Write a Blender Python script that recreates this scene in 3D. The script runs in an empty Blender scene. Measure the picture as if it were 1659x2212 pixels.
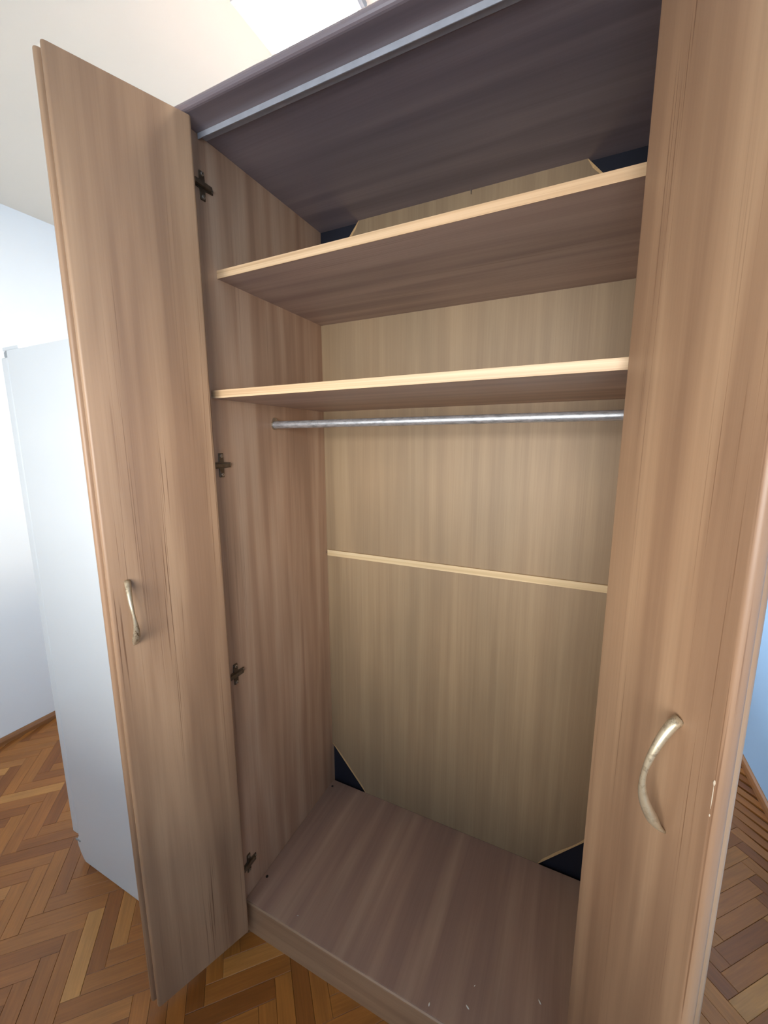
import bpy, bmesh, math, random
from mathutils import Vector, Matrix

random.seed(7)
scene = bpy.context.scene
COL = scene.collection
ZF = 0.1044            # height of the wardrobe's bottom board above the room floor

# ------------------------------------------------------------------ camera
F_PX, IMG_W, IMG_H = 876.75, 1659, 2212
cam_d = bpy.data.cameras.new('camera')
cam_d.sensor_fit = 'HORIZONTAL'
cam_d.sensor_width = 36.0
cam_d.lens = F_PX / IMG_W * 36.0
cam_d.clip_start = 0.02
cam = bpy.data.objects.new('camera', cam_d)
COL.objects.link(cam)
_r = Vector((0.90218328, 0.43134227, -0.00302967))
_u = Vector((-0.0691048, 0.15146344, 0.9860443))
_f = Vector((-0.42578147, 0.88938331, -0.1664556))
CAM = Vector((0.81515815, -0.72605972, 1.35 + ZF))
M = Matrix.Identity(4)
for i in range(3):
    M[i][0], M[i][1], M[i][2], M[i][3] = _r[i], _u[i], -_f[i], CAM[i]
cam.matrix_world = M
scene.camera = cam

def project(p):
    d = Vector(p) - CAM
    z = d.dot(_f)
    if z < 0.02:
        return None
    return IMG_W/2 + F_PX*d.dot(_r)/z, IMG_H/2 - F_PX*d.dot(_u)/z, z

# ------------------------------------------------------------------ world, lights, exposure
world = bpy.data.worlds.new('world')
scene.world = world
world.use_nodes = True
bg = world.node_tree.nodes['Background']
bg.inputs['Color'].default_value = (0.62, 0.78, 1.0, 1)
bg.inputs['Strength'].default_value = 3.0

def area(name, loc, rot, sx, sy, power, color):
    d = bpy.data.lights.new(name, 'AREA')
    d.shape = 'RECTANGLE'
    d.size, d.size_y = sx, sy
    d.energy = power
    d.color = color
    o = bpy.data.objects.new(name, d)
    COL.objects.link(o)
    o.location = loc
    o.rotation_euler = rot
    return o

# two windows: one in the wall behind the camera, one in the far wall behind the wardrobe
WIN = dict(x0=-0.25, x1=1.42, z0=1.02, z1=2.25, y=-1.7)
WINB = dict(x0=-0.75, x1=0.95, z0=0.92, z1=2.25, y=2.9)
# added area lights standing in for outdoor daylight, heights set to shape its falloff
area('window_daylight', (1.30, WIN['y']-3.0, 1.55), (math.radians(90), 0, 0), 6.0, 1.6, 350.0, (1.0, 0.95, 0.87))
area('far_window_daylight', (0.00, WINB['y']+3.0, 1.45), (math.radians(-90), 0, 0), 6.0, 2.0, 860.0, (0.78, 0.89, 1.0))

scene.view_settings.view_transform = 'Standard'
scene.view_settings.look = 'None'
scene.view_settings.gamma = 1.0
scene.view_settings.use_curve_mapping = False
scene.view_settings.exposure = 0.56

# ------------------------------------------------------------------ materials
def lin(r, g, b):
    f = lambda c: (c/255/12.92) if c/255 <= 0.04045 else ((c/255+0.055)/1.055)**2.4
    return (f(r), f(g), f(b), 1)

class NT:
    def __init__(s, name):
        s.m = bpy.data.materials.new(name)
        s.m.use_nodes = True
        s.t = s.m.node_tree
        s.b = s.t.nodes['Principled BSDF']
    def n(s, typ, **kw):
        o = s.t.nodes.new(typ)
        for k, v in kw.items():
            setattr(o, k, v)
        return o
    def l(s, a, b):
        s.t.links.new(a, b)
    def mapping(s, src, scale, loc=None):
        m = s.n('ShaderNodeMapping')
        m.inputs['Scale'].default_value = scale
        s.l(src, m.inputs['Vector'])
        return m.outputs['Vector']
    def noise(s, vec, scale=1.0, detail=3.0, rough=0.5, dist=0.0):
        o = s.n('ShaderNodeTexNoise')
        o.inputs['Scale'].default_value = scale
        o.inputs['Detail'].default_value = detail
        o.inputs['Roughness'].default_value = rough
        o.inputs['Distortion'].default_value = dist
        s.l(vec, o.inputs['Vector'])
        return o.outputs['Fac']
    def ramp(s, fac, stops):
        o = s.n('ShaderNodeValToRGB')
        e = o.color_ramp.elements
        while len(e) < len(stops):
            e.new(0.5)
        for el, (p, c) in zip(e, stops):
            el.position, el.color = p, c
        s.l(fac, o.inputs['Fac'])
        return o.outputs['Color']
    def mix(s, fac, a, b, blend='MIX'):
        o = s.n('ShaderNodeMix', data_type='RGBA', blend_type=blend)
        if isinstance(fac, float):
            o.inputs[0].default_value = fac
        else:
            s.l(fac, o.inputs[0])
        for sock, v in ((o.inputs[6], a), (o.inputs[7], b)):
            if isinstance(v, tuple):
                sock.default_value = v
            else:
                s.l(v, sock)
        return o.outputs[2]
    def bump(s, h, strength, dist=0.001):
        o = s.n('ShaderNodeBump')
        o.inputs['Strength'].default_value = strength
        o.inputs['Distance'].default_value = dist
        s.l(h, o.inputs['Height'])
        s.l(o.outputs['Normal'], s.b.inputs['Normal'])

def plain(name, col, rough=0.5, metal=0.0, spec=0.5, mottle=0.0, scale=12.0, bump=0.0):
    t = NT(name)
    t.b.inputs['Roughness'].default_value = rough
    t.b.inputs['Metallic'].default_value = metal
    t.b.inputs['Specular IOR Level'].default_value = spec
    c = t.n('ShaderNodeTexCoord').outputs['Object']
    f = t.noise(c, scale, 4.0)
    a = tuple(v*(1-mottle) for v in col[:3])+(1,)
    b = tuple(min(1, v*(1+mottle)) for v in col[:3])+(1,)
    t.l(t.ramp(f, [(0.3, a), (0.7, b)]), t.b.inputs['Base Color'])
    if bump:
        t.bump(t.noise(c, 220.0, 3.0), bump, 0.0006)
    return t.m

def wood(name, axis, dark, mid, light, pore, rough=0.42, band=20.0, pores=0.8):
    """laminate with soft long bands and thin pore lines running along one local axis"""
    t = NT(name)
    co = t.n('ShaderNodeTexCoord').outputs['Object']
    rnd = t.n('ShaderNodeObjectInfo').outputs['Random']
    off = t.n('ShaderNodeCombineXYZ')
    for k in range(3):
        mu = t.n('ShaderNodeMath', operation='MULTIPLY')
        mu.inputs[1].default_value = (13.7, 7.3, 19.1)[k]
        t.l(rnd, mu.inputs[0])
        t.l(mu.outputs[0], off.inputs[k])
    ad = t.n('ShaderNodeVectorMath', operation='ADD')
    t.l(co, ad.inputs[0]); t.l(off.outputs[0], ad.inputs[1])
    v = ad.outputs[0]
    def sc(across, along):
        s = [across]*3
        s[axis] = along
        return tuple(s)
    broad = t.noise(t.mapping(v, sc(band, 1.1)), 1.0, 2.0, 0.5, 0.25)
    fine = t.noise(t.mapping(v, sc(210.0, 3.2)), 1.0, 3.0, 0.6)
    cloud = t.noise(t.mapping(v, sc(7.0, 2.6)), 1.0, 2.0)
    c = t.ramp(broad, [(0.36, dark), (0.5, mid), (0.64, light)])
    f2 = t.ramp(cloud, [(0.3, (0.93, 0.93, 0.93, 1)), (0.7, (1.06, 1.04, 1.02, 1))])
    c = t.mix(1.0, c, f2, 'MULTIPLY')
    f3 = t.ramp(fine, [(0.38, (0.96, 0.955, 0.95, 1)), (0.6, (1.02, 1.02, 1.02, 1))])
    c = t.mix(1.0, c, f3, 'MULTIPLY')
    pl = t.noise(t.mapping(v, sc(330.0, 2.4)), 1.0, 1.0)
    gate = t.noise(t.mapping(v, sc(17.0, 1.3)), 1.0, 1.0)
    pm = t.ramp(pl, [(0.61, (0, 0, 0, 1)), (0.68, (1, 1, 1, 1))])
    gm = t.ramp(gate, [(0.50, (0, 0, 0, 1)), (0.62, (pores, pores, pores, 1))])
    both = t.mix(1.0, pm, gm, 'MULTIPLY')
    c = t.mix(both, c, pore)
    t.l(c, t.b.inputs['Base Color'])
    t.b.inputs['Roughness'].default_value = rough
    t.bump(fine, 0.10, 0.0004)
    return t.m

W_D, W_M, W_L, W_P = lin(146, 114, 88), lin(162, 129, 100), lin(176, 143, 112), lin(108, 75, 51)
M_WOOD_Z = wood('laminate_vertical_grain', 2, W_D, W_M, W_L, W_P)
M_PLINTH = wood('laminate_plinth', 0, W_D, W_M, W_L, W_P, pores=0.2)
M_CARC = wood('laminate_carcass_lightened', 2, lin(168, 134, 108), lin(185, 151, 123), lin(198, 166, 138), W_P, pores=0.25)  # same laminate as the doors, lightened to make up for a dim interior
M_WOOD_X = wood('laminate_lengthwise_grain', 0, lin(160, 136, 124), lin(174, 150, 136), lin(186, 162, 147), W_P, pores=0.3)
M_WOOD_Y = wood('laminate_front_to_back_grain', 1, lin(148, 118, 102), lin(160, 129, 110), lin(172, 142, 120), W_P, pores=0.1, rough=0.5)
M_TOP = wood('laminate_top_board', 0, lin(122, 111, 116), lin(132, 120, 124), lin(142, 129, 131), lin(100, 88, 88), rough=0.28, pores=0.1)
M_BACK = wood('backboard_print', 2, lin(141, 118, 90), lin(146, 123, 94), lin(152, 129, 99), lin(127, 103, 77), rough=0.55, band=34.0, pores=0.25)
M_EDGE = wood('pale_pine_edge_band', 0, lin(190, 156, 118), lin(205, 172, 134), lin(216, 186, 148), lin(168, 130, 92), band=160.0, pores=0.5)
M_BATTEN = wood('pale_batten', 0, lin(200, 174, 132), lin(210, 184, 142), lin(218, 194, 154), lin(180, 150, 110), band=90.0, pores=0.2)
M_RAW = plain('raw_board_edge', lin(196, 160, 112), 0.8, mottle=0.12, scale=300)
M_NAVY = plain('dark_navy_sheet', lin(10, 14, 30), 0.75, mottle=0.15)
M_TRACK = plain('grey_aluminium_track', lin(172, 174, 180), 0.45, metal=0.1, mottle=0.12, scale=25)
M_STEEL = plain('nickel_steel', lin(180, 172, 158), 0.3, metal=0.9, mottle=0.15, scale=60)
M_PLATE = plain('dark_bronze_plate', lin(104, 90, 74), 0.4, metal=0.6, mottle=0.2, scale=90)
M_CRUMB = plain('pale_crumb', lin(240, 234, 222), 0.8)
M_HOLE = plain('dark_cap', lin(44, 34, 28), 0.7)
M_WHITE = plain('white_enamel', lin(212, 217, 220), 0.35, mottle=0.015, scale=3)
M_GREYP = plain('grey_plastic', lin(150, 156, 160), 0.5)
M_SEAL = plain('grey_door_seal', lin(168, 174, 178), 0.7)
M_WALL = plain('white_wall_paint', lin(226, 226, 224), 0.85, mottle=0.02, scale=1.5, bump=0.08)
M_WALLB = plain('pale_blue_wall_paint', lin(176, 215, 255), 0.85, mottle=0.02, scale=1.5, bump=0.08)
M_CEIL = plain('white_ceiling_paint', lin(226, 218, 204), 0.9, mottle=0.015, scale=1.5, bump=0.06)
M_BASEB = wood('varnished_baseboard', 1, lin(140, 92, 52), lin(158, 106, 62), lin(172, 120, 74), lin(100, 62, 34), rough=0.4)
M_CHIP = plain('pale_chip', lin(190, 172, 148), 0.8)
M_JOINT = plain('dark_floor_joint', lin(92, 58, 30), 0.8)
M_FRAMEW = plain('white_window_frame', lin(236, 236, 234), 0.4)

def rod_material():
    t = NT('scuffed_chrome_rod')
    c = t.n('ShaderNodeTexCoord').outputs['Object']
    f = t.noise(t.mapping(c, (40, 160, 160)), 1.0, 6.0, 0.7)
    t.l(t.ramp(f, [(0.35, lin(150, 152, 156)), (0.55, lin(205, 208, 212)), (0.68, lin(225, 227, 230))]), t.b.inputs['Base Color'])
    t.b.inputs['Metallic'].default_value = 0.75
    r = t.ramp(f, [(0.3, (0.5, 0.5, 0.5, 1)), (0.7, (0.28, 0.28, 0.28, 1))])
    t.l(r, t.b.inputs['Roughness'])
    return t.m
M_ROD = rod_material()

def handle_material():
    t = NT('worn_champagne_handle')
    c = t.n('ShaderNodeTexCoord').outputs['Object']
    f = t.noise(c, 130.0, 5.0, 0.65)
    g = t.noise(c, 16.0, 2.0)
    worn = t.ramp(f, [(0.52, (0, 0, 0, 1)), (0.60, (1, 1, 1, 1))])
    gate = t.ramp(g, [(0.42, (0, 0, 0, 1)), (0.6, (0.9, 0.9, 0.9, 1))])
    k = t.mix(1.0, worn, gate, 'MULTIPLY')
    col = t.mix(k, lin(196, 180, 152), lin(104, 78, 52))
    t.l(col, t.b.inputs['Base Color'])
    t.b.inputs['Metallic'].default_value = 0.6
    t.b.inputs['Roughness'].default_value = 0.36
    t.bump(f, 0.15, 0.0004)
    return t.m
M_HANDLE = handle_material()

def plank_material():
    t = NT('oiled_parquet_oak')
    uv = t.n('ShaderNodeUVMap').outputs['UV']
    isl = t.n('ShaderNodeNewGeometry').outputs['Random Per Island']
    obr = t.n('ShaderNodeObjectInfo').outputs['Random']
    a = t.n('ShaderNodeMath', operation='ADD'); t.l(isl, a.inputs[0]); t.l(obr, a.inputs[1])
    fr = t.n('ShaderNodeMath', operation='FRACT'); t.l(a.outputs[0], fr.inputs[0])
    base = t.ramp(fr.outputs[0], [(0.0, lin(130, 76, 28)), (0.3, lin(150, 92, 38)), (0.62, lin(168, 108, 46)), (0.88, lin(158, 98, 42)), (1.0, lin(196, 140, 74))])
    off = t.n('ShaderNodeCombineXYZ')
    mu = t.n('ShaderNodeMath', operation='MULTIPLY'); mu.inputs[1].default_value = 37.0
    t.l(fr.outputs[0], mu.inputs[0]); t.l(mu.outputs[0], off.inputs[0]); t.l(mu.outputs[0], off.inputs[1])
    ad = t.n('ShaderNodeVectorMath', operation='ADD'); t.l(uv, ad.inputs[0]); t.l(off.outputs[0], ad.inputs[1])
    g = t.noise(t.mapping(ad.outputs[0], (9.0, 170.0, 1.0)), 1.0, 4.0, 0.6, 0.3)
    g2 = t.noise(t.mapping(ad.outputs[0], (5.0, 28.0, 1.0)), 1.0, 2.0)
    c = t.mix(1.0, base, t.ramp(g, [(0.3, (0.84, 0.82, 0.8, 1)), (0.7, (1.1, 1.08, 1.06, 1))]), 'MULTIPLY')
    c = t.mix(1.0, c, t.ramp(g2, [(0.3, (0.88, 0.88, 0.88, 1)), (0.7, (1.1, 1.1, 1.1, 1))]), 'MULTIPLY')
    t.l(c, t.b.inputs['Base Color'])
    t.b.inputs['Roughness'].default_value = 0.36
    t.bump(g, 0.08, 0.0004)
    return t.m
M_PLANK = plank_material()

def glow(name, col, strength):
    t = NT(name)
    t.b.inputs['Base Color'].default_value = (0.8, 0.8, 0.8, 1)
    t.b.inputs['Emission Color'].default_value = col
    t.b.inputs['Emission Strength'].default_value = strength
    return t.m

# ------------------------------------------------------------------ helpers
def tag(o, label=None, cat=None, group=None, kind=None):
    for k, v in (('label', label), ('category', cat), ('group', group), ('kind', kind)):
        if v:
            o[k] = v
    return o

def empty(name, loc, label, cat, group=None):
    o = bpy.data.objects.new(name, None)
    o.empty_display_size = 0.05
    COL.objects.link(o)
    o.location = loc
    return tag(o, label, cat, group)

def link(name, bm, mat, parent=None, origin=(0, 0, 0), smooth=False):
    """mesh given in the parent's frame; its own origin is moved to ORIGIN"""
    og = Vector(origin)
    for v in bm.verts:
        v.co -= og
    bmesh.ops.recalc_face_normals(bm, faces=bm.faces)
    me = bpy.data.meshes.new(name)
    bm.to_mesh(me)
    bm.free()
    for m in (mat if isinstance(mat, (list, tuple)) else [mat]):
        me.materials.append(m)
    if smooth:
        for p in me.polygons:
            p.use_smooth = True
    o = bpy.data.objects.new(name, me)
    COL.objects.link(o)
    o.parent = parent
    o.location = og
    return o

def box_bm(x0, x1, y0, y1, z0, z1, bevel=0.0, seg=2, bm=None):
    bm = bm or bmesh.new()
    ret = bmesh.ops.create_cube(bm, size=1.0)
    vs = ret['verts']
    for v in vs:
        v.co = Vector((x0+(v.co.x+0.5)*(x1-x0), y0+(v.co.y+0.5)*(y1-y0), z0+(v.co.z+0.5)*(z1-z0)))
    if bevel:
        es = list({e for v in vs for e in v.link_edges})
        bmesh.ops.bevel(bm, geom=es, offset=bevel, segments=seg, profile=0.5, affect='EDGES')
    return bm

def box(name, x0, x1, y0, y1, z0, z1, mat, parent=None, bevel=0.0008, seg=2, origin=None):
    o = origin if origin is not None else ((x0+x1)/2, (y0+y1)/2, z0)
    return link(name, box_bm(x0, x1, y0, y1, z0, z1, bevel, seg), mat, parent, o)

def prism_bm(pts, axis, a, b, bevel=0.0, seg=2, bm=None):
    """polygon (2-D) extruded along AXIS from a to b; 2-D axes are the remaining ones in order"""
    bm = bm or bmesh.new()
    def mk(p, h):
        c = [p[0], p[1]]
        c.insert(axis, h)
        return bm.verts.new(c)
    lo = [mk(p, a) for p in pts]
    hi = [mk(p, b) for p in pts]
    bm.faces.new(lo); bm.faces.new(hi[::-1])
    n = len(pts)
    for i in range(n):
        bm.faces.new((lo[i], lo[(i+1) % n], hi[(i+1) % n], hi[i]))
    if bevel:
        bmesh.ops.bevel(bm, geom=list(bm.edges), offset=bevel, segments=seg, profile=0.5, affect='EDGES')
    return bm

def tube_bm(path, radii, n=14, flat=None, bm=None):
    """tube through PATH (Vectors); radii per point, or (ra, rb) pairs with FLAT giving the first axis"""
    bm = bm or bmesh.new()
    rings = []
    up0 = Vector(flat) if flat else None
    for i, p in enumerate(path):
        t = (path[min(i+1, len(path)-1)] - path[max(i-1, 0)]).normalized()
        ref = up0 if up0 else (Vector((0, 0, 1)) if abs(t.z) < 0.9 else Vector((1, 0, 0)))
        a = (ref - t*ref.dot(t)).normalized()
        b = t.cross(a)
        r = radii[i]
        ra, rb = r if isinstance(r, tuple) else (r, r)
        rings.append([bm.verts.new(p + a*math.cos(2*math.pi*k/n)*ra + b*math.sin(2*math.pi*k/n)*rb) for k in range(n)])
    for i in range(len(rings)-1):
        for k in range(n):
            bm.faces.new((rings[i][k], rings[i][(k+1) % n], rings[i+1][(k+1) % n], rings[i+1][k]))
    bm.faces.new(rings[0][::-1]); bm.faces.new(rings[-1])
    return bm

def rounded_board(name, w, t0, t1, z0, z1, r, mat, parent, loc, rotz, r0=None):
    """door leaf in its own frame: x 0..w, y t0..t1, both long edges rounded"""
    r0 = r if r0 is None else r0
    pts = []
    def arc(cx, cy, rad, a0, a1, n=5):
        for i in range(n+1):
            a = math.radians(a0+(a1-a0)*i/n)
            pts.append((cx+rad*math.cos(a), cy+rad*math.sin(a)))
    arc(r0, t0+r0, r0, 270, 180); arc(r0, t1-r0, r0, 180, 90)
    arc(w-r, t1-r, r, 90, 0); arc(w-r, t0+r, r, 0, -90)
    bm = prism_bm(pts, 2, z0, z1)
    o = link(name, bm, mat, parent)
    for p in o.data.polygons:
        p.use_smooth = abs(p.normal.z) < 0.5
    m = o.modifiers.new('edges', 'EDGE_SPLIT'); m.split_angle = math.radians(40)
    o.location = loc
    o.rotation_euler = (0, 0, rotz)
    return o

# ------------------------------------------------------------------ room shell
RX0, RX1, RY0, RY1, RZ = -1.6537, 1.5918, WIN['y'], WINB['y'], 2.4367 + ZF
S = dict(kind='structure')
floor = tag(box('floor', RX0, RX1, RY0, RY1, -0.06, -0.008, M_JOINT, bevel=0), **S)
tag(box('ceiling', RX0-0.1, RX1+0.1, RY0-0.1, RY1+0.1, RZ, RZ+0.1, M_CEIL, bevel=0), **S)
tag(box('wall_left', RX0-0.1, RX0, RY0-0.1, RY1+0.1, -0.06, RZ, M_WALL, bevel=0), **S)
tag(box('wall_right', RX1, RX1+0.1, RY0-0.1, RY1+0.1, -0.06, RZ, M_WALLB, bevel=0), **S)
def window_wall(wall, name, w, y0, y1, ys, sill, light_stop=0.0):
    bm = bmesh.new()
    for a in ((RX0, w['x0'], -0.06, RZ), (w['x1'], RX1, -0.06, RZ), (w['x0'], w['x1'], -0.06, w['z0']), (w['x0'], w['x1'], w['z1'], RZ)):
        box_bm(a[0], a[1], y0, y1, a[2], a[3], bm=bm)
    tag(link(wall, bm, M_WALL), **S)
    win = bpy.data.objects.new(name, None)
    COL.objects.link(win)
    win.location = ((w['x0']+w['x1'])/2, ys, w['z0'])
    tag(win, **S)
    ww, wh = w['x1']-w['x0'], w['z1']-w['z0']
    for nm, a in (('window_frame', (-ww/2, -ww/2+0.05, 0, wh)), ('window_frame', (ww/2-0.05, ww/2, 0, wh)), ('window_frame', (-ww/2+0.05, ww/2-0.05, 0, 0.05)),
                  ('window_frame', (-ww/2+0.05, ww/2-0.05, wh-0.05, wh)), ('window_mullion', (-0.035, 0.035, 0.05, wh-0.05))):
        box(nm, a[0], a[1], -0.02, 0.03, a[2], a[3], M_FRAMEW, win, 0.004)
    n = int(round(light_stop/0.045))                     # added unseen slats that cut the window's light on the upper parts
    for k in range(n):
        box('light_stop_slat', -ww/2+0.002, ww/2-0.002, -0.045, -0.033, wh-0.045*(k+1)+0.001, wh-0.045*k-0.001, M_FRAMEW, win, 0.003)
    box('window_sill', -ww/2-0.04, ww/2+0.04, sill[0], sill[1], -0.03, 0.0, M_FRAMEW, win, 0.004)
window_wall('wall_front', 'window_1', WIN, RY0-0.1, RY0, RY0-0.07, (0.07, 0.19), 0.45)
window_wall('wall_back', 'window_2', WINB, RY1, RY1+0.1, RY1+0.07, (-0.19, -0.07))

def baseboard(name, x, sgn):
    bm = prism_bm([(0, 0), (sgn*0.016, 0), (sgn*0.016, 0.018), (sgn*0.011, 0.029), (sgn*0.004, 0.034), (0, 0.034)], 1, RY0, RY1)
    # polygon axes are (x, z) because the extrusion runs along y
    o = link(name, bm, M_BASEB)
    o.location = (x, 0, 0)
    return tag(o, **S)
baseboard('baseboard_left', RX0, 1)
baseboard('baseboard_right', RX1, -1)

# ------------------------------------------------------------------ herringbone parquet
PW, PN = 0.045, 5
PL = PW*PN
C45 = math.sqrt(0.5)
PX0, PY0 = -0.61, -0.117           # a corner of the pattern on the floor
def to_world(u, v):                # pattern axes run at 45 degrees to the walls
    return PX0+(u-v)*C45, PY0+(u+v)*C45
def plank_mesh(hor, gap=0.0003, bv=0.0007):
    L, Wd = (PL, PW)
    bm = bmesh.new()
    a, b, h = L/2-gap, Wd/2-gap, 0.0
    top = [bm.verts.new(p) for p in ((-a+bv, -b+bv, 0), (a-bv, -b+bv, 0), (a-bv, b-bv, 0), (-a+bv, b-bv, 0))]
    mid = [bm.verts.new(p) for p in ((-a, -b, -bv), (a, -b, -bv), (a, b, -bv), (-a, b, -bv))]
    low = [bm.verts.new(p) for p in ((-a, -b, -0.008), (a, -b, -0.008), (a, b, -0.008), (-a, b, -0.008))]
    bm.faces.new(top)
    for i in range(4):
        j = (i+1) % 4
        bm.faces.new((mid[i], mid[j], top[j], top[i]))
        bm.faces.new((low[i], low[j], mid[j], mid[i]))
    uvl = bm.loops.layers.uv.new('UVMap')
    for f in bm.faces:
        for lp in f.loops:
            lp[uvl].uv = (lp.vert.co.x, lp.vert.co.y)
    me = bpy.data.meshes.new('plank')
    bm.to_mesh(me); bm.free()
    me.materials.append(M_PLANK)
    return me
PLANK = plank_mesh(True)

def in_view(p):
    q = project(p)
    if not q or not (-30 < q[0] < IMG_W+30 and -30 < q[1] < IMG_H+30):
        return 0.0
    x, y, z = q
    hidden = 0.0 <= p[0] <= 0.93 and p[1] > 0.02          # under the wardrobe
    hidden = hidden or (-0.66 < p[0] < -0.12 and -0.08 < p[1] < 0.45)
    hidden = hidden or (x > 330 and y < 1985) and x < 1480
    hidden = hidden or (300 < x < 520 and y < 2010)
    return 0.0 if hidden else 1.0/(z*z)

cells = []
K = 75
for j in range(-K, K):
    for i in range(-10, 11):
        u0, v0 = (j+2*PN*i), j
        cells.append((u0*PW+PL/2, v0*PW+PW/2, 0))
        c, r0 = j, j-2*PN+1+2*PN*i
        cells.append((c*PW+PW/2, r0*PW+PL/2, 1))
near, rest = [], []
for (u, v, k) in cells:
    x, y = to_world(u, v)
    if not (RX0-0.1 < x < RX1+0.1 and RY0-0.1 < y < RY1+0.1):
        continue
    ang = math.radians(45 + 90*k)
    hx, hy = abs(math.cos(ang))*PL/2+abs(math.sin(ang))*PW/2, abs(math.sin(ang))*PL/2+abs(math.cos(ang))*PW/2
    edge = not (RX0 < x-hx and x+hx < RX1 and RY0 < y-hy and y+hy < RY1)
    s = max(in_view((x+dx*hx*0.8, y+dy*hy*0.8, 0)) for dx, dy in ((0, 0), (1, 1), (-1, -1), (1, -1), (-1, 1)))
    (near if (s > 0 and not edge) else rest).append((s, x, y, ang))
near.sort(reverse=True)
rest += near[295:]
near = near[:295]
for (s, x, y, ang) in near:
    o = bpy.data.objects.new('plank', PLANK)
    COL.objects.link(o)
    o.parent = floor
    o.matrix_parent_inverse = Matrix.Translation(-floor.location)
    o.location = (x, y, random.uniform(-0.0004, 0.0004))
    o.rotation_euler = (0, 0, ang + random.choice((0, math.pi)))
bm = bmesh.new()
uvl = bm.loops.layers.uv.new('UVMap')
src = [(tuple(v.co)) for v in PLANK.vertices]
fcs = [tuple(p.vertices) for p in PLANK.polygons]
for (s, x, y, ang) in rest:
    R = Matrix.Rotation(ang, 3, 'Z')
    dz = random.uniform(-0.0004, 0.0004)
    vs = []
    for c in src:
        w = R @ Vector(c) + Vector((x, y, dz))
        w.x = min(max(w.x, RX0), RX1); w.y = min(max(w.y, RY0), RY1)
        vs.append(bm.verts.new(w))
    for f in fcs:
        try:
            face = bm.faces.new([vs[i] for i in f])
        except ValueError:
            continue
        for lp, i in zip(face.loops, f):
            lp[uvl].uv = (src[i][0], src[i][1])
me = bpy.data.meshes.new('parquet_planks'); bm.to_mesh(me); bm.free()
me.materials.append(M_PLANK)
o = bpy.data.objects.new('parquet_planks', me); COL.objects.link(o)
o.parent = floor
o.matrix_parent_inverse = Matrix.Translation(-floor.location)
tag(o, kind='stuff')

# ------------------------------------------------------------------ ceiling lamp
lx0, lx1, ly0, ly1 = -0.029, 0.252, 0.178, 0.459
lamp = empty('ceiling_lamp', ((lx0+lx1)/2, (ly0+ly1)/2, RZ), 'lit square white ceiling panel lamp above the wooden wardrobe', 'lamp')
def lbox(name, x0, x1, y0, y1, z0, z1, mat, bevel=0.001):
    c = lamp.location
    return box(name, x0-c.x, x1-c.x, y0-c.y, y1-c.y, z0-c.z, z1-c.z, mat, lamp, bevel)
lbox('lamp_body', lx0+0.004, lx1-0.004, ly0+0.004, ly1-0.004, RZ-0.02, RZ, M_FRAMEW)
fw = 0.013
for a in ((lx0, lx1, ly0, ly0+fw), (lx0, lx1, ly1-fw, ly1), (lx0, lx0+fw, ly0+fw, ly1-fw), (lx1-fw, lx1, ly0+fw, ly1-fw)):
    lbox('lamp_frame', a[0], a[1], a[2], a[3], RZ-0.027, RZ-0.0195, M_FRAMEW)
lbox('diffuser', lx0+fw, lx1-fw, ly0+fw, ly1-fw, RZ-0.0262, RZ-0.0202, glow('lamp_diffuser_light', (1.0, 0.89, 0.72, 1), 100.0), 0)
lbox('frame_clip', lx1-0.001, lx1+0.008, 0.30, 0.345, RZ-0.024, RZ-0.006, M_GREYP)

# ------------------------------------------------------------------ wardrobe
WI, DI, ZT = 0.932, 0.4918, 2.0293         # inner width, inner depth, underside of the top board
TH = 0.018
wardrobe = empty('wardrobe', (0, 0, 0), 'empty light-brown wooden wardrobe with both folding doors open', 'wardrobe')
Z = lambda z: z + ZF
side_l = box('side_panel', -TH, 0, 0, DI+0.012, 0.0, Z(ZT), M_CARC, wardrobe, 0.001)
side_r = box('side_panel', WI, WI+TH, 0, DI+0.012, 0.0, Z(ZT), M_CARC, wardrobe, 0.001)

# top board with a rounded front nose
def nose(y, z0, z1, n=8):
    r = (z1-z0)/2
    return [(y+r-r*math.sin(math.pi*i/n), z0+r-r*math.cos(math.pi*i/n)) for i in range(n+1)]
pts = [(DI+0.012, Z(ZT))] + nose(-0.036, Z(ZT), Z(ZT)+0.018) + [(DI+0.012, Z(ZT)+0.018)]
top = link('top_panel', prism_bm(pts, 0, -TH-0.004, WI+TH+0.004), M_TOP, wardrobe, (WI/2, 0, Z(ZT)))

# bottom board, and the plinth board in front of and under it
box('bottom_panel', 0.0003, WI-0.0003, 0.004, DI, Z(-0.018), Z(0), M_WOOD_Y, wardrobe, 0.0008)
pts = [(0.0035, Z(-0.001)), (0.0005, Z(-0.004)), (0.0, Z(-0.008)), (0.0, 0.0), (0.016, 0.0), (0.016, Z(-0.0185)), (0.0035, Z(-0.0185))]
link('plinth', prism_bm(pts, 0, 0.0003, WI-0.0003), M_PLINTH, wardrobe, (WI/2, 0, 0))

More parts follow.
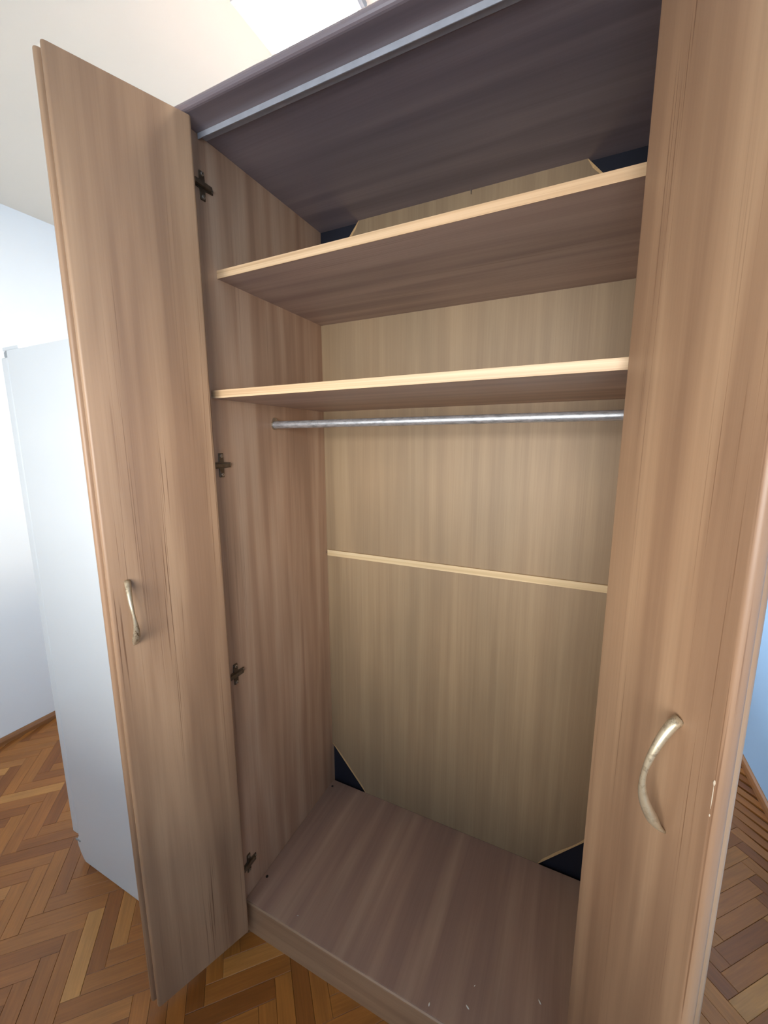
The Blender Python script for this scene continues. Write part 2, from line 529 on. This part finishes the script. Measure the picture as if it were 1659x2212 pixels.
# back boards with the four corners cut away, and an added sheet that shows dark through the cuts
TX, TZ, BT = 0.1485, 0.169, 0.009
JZ = 0.957
lo = [(TX, 0.0), (WI-TX, 0.0), (WI, TZ), (WI, JZ), (0, JZ), (0, TZ)]
hi = [(0, JZ+0.001), (WI, JZ+0.001), (WI, ZT-TZ), (WI-TX, ZT), (TX, ZT), (0, ZT-TZ)]
for pl in (lo, hi):
    P2 = [(x, Z(z)) for x, z in pl]
    o = link('back_panel', prism_bm(P2, 1, DI, DI+BT), [M_BACK, M_RAW], wardrobe, (WI/2, DI, P2[0][1]))
    for p in o.data.polygons:
        if abs(p.normal.y) < 0.5:
            p.material_index = 1
    # laminate broken away along each cut corner, bare board showing
    n = len(P2)
    ctr = Vector((sum(q[0] for q in P2)/n, sum(q[1] for q in P2)/n))
    for i in range(n):
        a, b = Vector(P2[i]), Vector(P2[(i+1) % n])
        if min(abs(a.x-b.x), abs(a.y-b.y)) < 0.01:
            continue
        d = (b-a).normalized()
        m = Vector((-d.y, d.x))
        if m.dot(ctr-a) < 0:
            m = -m
        inner = []
        k = 9
        for q in range(k+1):
            t = q/k
            w = 0.0065 + random.uniform(-0.0016, 0.0016)
            if q in (0, k):
                w = 0.001
            inner.append(a + (b-a)*t + m*w)
        poly = [a, b] + inner[::-1]
        raw = link('raw_edge', prism_bm([(q.x, q.y) for q in poly], 1, DI-0.0006, DI-0.00005), M_RAW, o)
        raw.location = -o.location
        raw['label'] = 'bare chipped edge'
box('added_rear_sheet', -TH, WI+TH, DI+0.0125, DI+0.0155, 0.02, Z(ZT)+0.01, M_NAVY, wardrobe, 0)
bt = box('batten', 0.006, WI-0.004, DI-0.009, DI-0.0002, Z(0.9465), Z(0.968), M_BATTEN, wardrobe, 0.001)
link('screw', tube_bm([Vector((0.001, DI-0.005, Z(0.9575))), Vector((0.0075, DI-0.005, Z(0.9575)))], [0.0035, 0.0035], 10), M_STEEL, bt.parent)
link('nail', tube_bm([Vector((0.499, DI-0.004, Z(2.0290))), Vector((0.499, DI-0.004, Z(2.018)))], [0.0016, 0.0010], 8), M_STEEL, wardrobe)

# shelves with pale edge bands
for (yf, zb) in ((0.0521, 1.7407), (0.010, 1.4590)):
    sh = box('shelf', 0.0004, WI-0.0004, yf+0.0012, DI-0.0004, Z(zb), Z(zb+0.018), M_WOOD_X, wardrobe, 0)
    c = sh.location
    e = box('edge_band', 0.0004-c.x, WI-0.0004-c.x, yf-c.y, yf+0.0012-c.y, -0.0002, 0.0182, M_EDGE, sh, 0.0003)
    e['label'] = 'pale pine-coloured front edge'

# hanging rod with its brackets
RY, RZr = 0.232, 1.4045
path = [Vector((0.004, RY, Z(RZr))), Vector((WI-0.004, RY, Z(RZr)))]
rod = link('hanging_rod', tube_bm(path, [0.0105, 0.0105], 20), M_ROD, wardrobe, (0.004, RY, Z(RZr)), smooth=True)
rod['label'] = 'scuffed chrome clothes rod'
md = rod.modifiers.new('edges', 'EDGE_SPLIT'); md.split_angle = math.radians(40)
for x0, x1 in ((0.0002, 0.0045), (WI-0.0045, WI-0.0002)):
    bm = bmesh.new()
    prof = [(RY-0.012, Z(RZr)+0.004), (RY-0.012, Z(RZr)-0.004), (RY-0.008, Z(RZr)-0.011), (RY, Z(RZr)-0.014), (RY+0.008, Z(RZr)-0.011), (RY+0.012, Z(RZr)-0.004),
            (RY+0.012, Z(RZr)+0.012), (RY+0.007, Z(RZr)+0.020), (RY-0.003, Z(RZr)+0.020), (RY-0.008, Z(RZr)+0.013)]
    prism_bm(prof, 0, x0, x1, bm=bm)
    b = link('rod_bracket', bm, M_STEEL, rod)
    b.location = -rod.location

# door track under the top board: a channel with two lips
bm = box_bm(0.001, WI-0.001, 0.0222, 0.0242, Z(ZT-0.0115), Z(ZT)-0.0002, 0.0003, 1)
box_bm(0.001, WI-0.001, 0.0242, 0.0460, Z(ZT-0.0025), Z(ZT)-0.0002, 0.0002, 1, bm)
tr = link('door_track', bm, M_TRACK, wardrobe, (WI/2, 0.0222, Z(ZT)))
tr['label'] = 'grey metal door track under the top board'

# hinge plates on both side panels: cross-shaped, screwed on, with a short arm
def hinge(x, s, y, z):
    prof = []
    a, b, c, d = 0.030, 0.0065, 0.0265, 0.0075
    for (py, pz) in ((-c, -d), (-c+0.017, -d), (-c+0.017, -a), (-c+0.030, -a), (-c+0.030, -d), (c, -d*0.8), (c, d*0.8), (-c+0.030, d), (-c+0.030, a), (-c+0.017, a), (-c+0.017, d), (-c, d)):
        prof.append((y+py, z+pz))
    bm = prism_bm(prof, 0, x, x+s*0.003, 0.0006, 1)
    h = link('hinge', bm, M_PLATE, wardrobe, (x, y, z))
    arm = box('hinge_arm', min(s*0.0025, s*0.011), max(s*0.0025, s*0.011), -0.030, 0.018, -0.005, 0.005, M_PLATE, h, 0.0015)
    for (py, pz, rr) in ((-0.003, 0.0235, 0.0046), (-0.003, -0.0235, 0.0046), (0.0225, 0.0, 0.0036)):
        bm = tube_bm([Vector((s*0.0025, py, pz)), Vector((s*0.0048, py, pz)), Vector((s*0.0058, py, pz))], [rr, rr, rr*0.55], 12)
        link('screw', bm, M_STEEL, h)
        bm = box_bm(min(s*0.0056, s*0.0061), max(s*0.0056, s*0.0061), py-0.0028*0.6, py+0.0028*0.6, pz-0.0006, pz+0.0006)
        link('screw_slot', bm, M_HOLE, h)
for z in (1.926, 1.297, 0.725, 0.108):
    hinge(0.0002, 1, 0.028, Z(z))
    hinge(WI-0.0002, -1, 0.028, Z(z))

# small dark screw caps on the bottom board
for (x, y) in ((0.014, 0.082), (0.014, 0.462), (WI-0.014, 0.082), (WI-0.014, 0.462)):
    link('screw_cap', tube_bm([Vector((x, y, Z(0)-0.001)), Vector((x, y, Z(0)+0.0008)), Vector((x, y, Z(0)+0.0012))], [0.0042, 0.0042, 0.003], 12), M_HOLE, wardrobe)

# door handle: a bow with a thick round top, a thin waist and a leaf-shaped lower end
def handle(door, xh, z0, z1, s):
    n = 26
    path, rad = [], []
    for i in range(n+1):
        t = i/n                                  # 0 = top
        z = z1 + (z0-z1)*t
        out = 0.0335*math.sin(math.pi*t)**0.72
        x = xh + 0.0025*math.sin(2*math.pi*t)
        path.append(Vector((x, s*out, z)))
        if t < 0.45:
            k = (t/0.45)
            r = 0.0066*(1-k)**1.1 + 0.0032*(1-(1-k)**1.1)
            rad.append((r, r))
        else:
            k = (t-0.45)/0.55
            wide = 0.0032 + 0.0046*math.sin(min(1, k/0.80)*math.pi/2)**2
            thin = 0.0032 + 0.0036*math.sin(min(1, k/0.80)*math.pi/2)**2
            if k > 0.80:
                wide *= 1 - 0.75*(k-0.80)/0.20
                thin *= 1 - 0.75*(k-0.80)/0.20
            rad.append((wide, thin))
    bm = tube_bm(path, rad, 14, flat=(1, 0, 0))
    h = link('handle', bm, M_HANDLE, door, smooth=True)
    h['label'] = 'worn champagne-coloured bow handle'
    return h

DZ0, DZ1 = Z(-0.0637), Z(ZT)-0.003
def leaf(A, B, t0, t1, label):
    A, B = Vector(A), Vector(B)
    d = B-A
    o = rounded_board('door', d.length, t0, t1, DZ0, DZ1, 0.0065, M_WOOD_Z, wardrobe, (A.x, A.y, 0), math.atan2(d.y, d.x))
    o['label'] = label
    return o, d.length
LA, LB = (0.0333, -0.020), (-0.0537, -0.2467)
RA, RB = (0.8660, -0.030), (0.9645, -0.2570)
dl, Ll = leaf(LA, LB, -0.017, 0.0, 'left folding door leaf with bow handle')
dr, Lr = leaf(RA, RB, 0.0, 0.017, 'right folding door leaf with bow handle')
leaf((-0.004, -0.0220), (-0.0778, -0.2463), -0.017, 0.0, 'left folding door leaf behind the handled one')
leaf((0.9380, -0.0240), (0.9790, -0.2210), 0.0, 0.017, 'right folding door leaf behind the handled one')
handle(dl, Ll-0.036, Z(0.915), Z(1.060), 1)
handle(dr, Lr-0.062, Z(0.884), Z(1.036), -1)
# pale chip along the rounded edge of the right leaf
for (za, zb, w) in ((1.003, 1.009, 0.0013), (0.975, 1.003, 0.0006), (0.966, 0.969, 0.0009)):
    bm = tube_bm([Vector((Lr-0.0052, 0.0004, Z(za))), Vector((Lr-0.0050, 0.0002, Z((za+zb)/2))), Vector((Lr-0.0052, 0.0004, Z(zb)))], [w*0.5, w, w*0.6], 8)
    link('edge_chip', bm, M_CHIP, dr)

# ------------------------------------------------------------------ fridge behind the left door
fx0, fx1, fy0, fy1, fz1 = -0.679, -0.118, -0.093, 0.457, Z(1.614)
fridge = empty('fridge', ((fx0+fx1)/2, (fy0+fy1)/2, 0), 'tall white fridge standing beside the wardrobe, partly behind its left door', 'fridge')
c = fridge.location
pts = [(fx0, fz1), (fx0, 0.094), (fx0-0.010, 0.090), (fx0-0.016, 0.080), (fx0-0.013, 0.055), (fx0-0.003, 0.030), (fx0+0.010, 0.010), (fx0+0.020, 0.001), (fx1, 0.001), (fx1, fz1)]
pts = [(x-c.x, z) for x, z in pts]
body = link('fridge_body', prism_bm(pts, 1, fy0-c.y, fy1-c.y, 0.0016, 2), M_WHITE, fridge)
def fbox(name, x0, x1, y0, y1, z0, z1, mat, bevel=0.002, seg=3, parent=None):
    return box(name, x0-c.x, x1-c.x, y0-c.y, y1-c.y, z0, z1, mat, parent or fridge, bevel, seg)
d = fbox('fridge_door', fx0-0.040, fx0-0.0055, fy0+0.001, fy1-0.001, 0.100, fz1-0.016, M_WHITE, 0.006, 4)
fbox('door_seal', fx0-0.0053, fx0-0.0003, fy0+0.010, fy1-0.010, 0.112, fz1-0.028, M_SEAL, 0.001)
fbox('hinge_cover', fx0-0.026, fx0+0.062, fy0+0.002, fy0+0.045, fz1+0.0003, fz1+0.011, M_WHITE, 0.003)
fbox('hinge_pin', fx0-0.030, fx0-0.006, fy0+0.006, fy0+0.030, fz1-0.0155, fz1+0.0002, M_GREYP, 0.002)
fbox('lower_hinge', fx0-0.020, fx0+0.006, fy0-0.0025, fy0-0.0002, 0.078, 0.084, M_GREYP, 0.0005)

# ------------------------------------------------------------------ crumbs on the wardrobe floor
flecks = [(0.576, 0.020, 95, 0.0062, 'pale crumb on the wardrobe floor closest to its front edge'),
          (0.662, 0.055, 150, 0.0075, 'largest pale crumb on the wardrobe floor, middle of the front three'),
          (0.819, 0.140, 130, 0.0078, 'pale crumb on the wardrobe floor nearest the right door'),
          (0.169, 0.036, 20, 0.0038, 'tiny pale crumb on the wardrobe floor nearest the left door'),
          (0.668, 0.102, 60, 0.0035, 'tiny faint crumb on the wardrobe floor behind the front three')]
for x, y, a, L, lab in flecks:
    L *= 1.35
    bm = bmesh.new()
    bmesh.ops.create_icosphere(bm, subdivisions=2, radius=1.0)
    for v in bm.verts:
        k = 1+0.25*math.sin(9*v.co.x+5*v.co.y)
        v.co = Vector((v.co.x*L*0.5*k, v.co.y*L*0.17*k, (v.co.z+1)*L*0.10))
    o = link('crumb', bm, M_CRUMB, smooth=True)
    o.location = (x, y, Z(0)+0.0001)
    o.rotation_euler = (0, 0, math.radians(a))
    tag(o, lab, 'crumb', 'crumbs on the wardrobe floor')
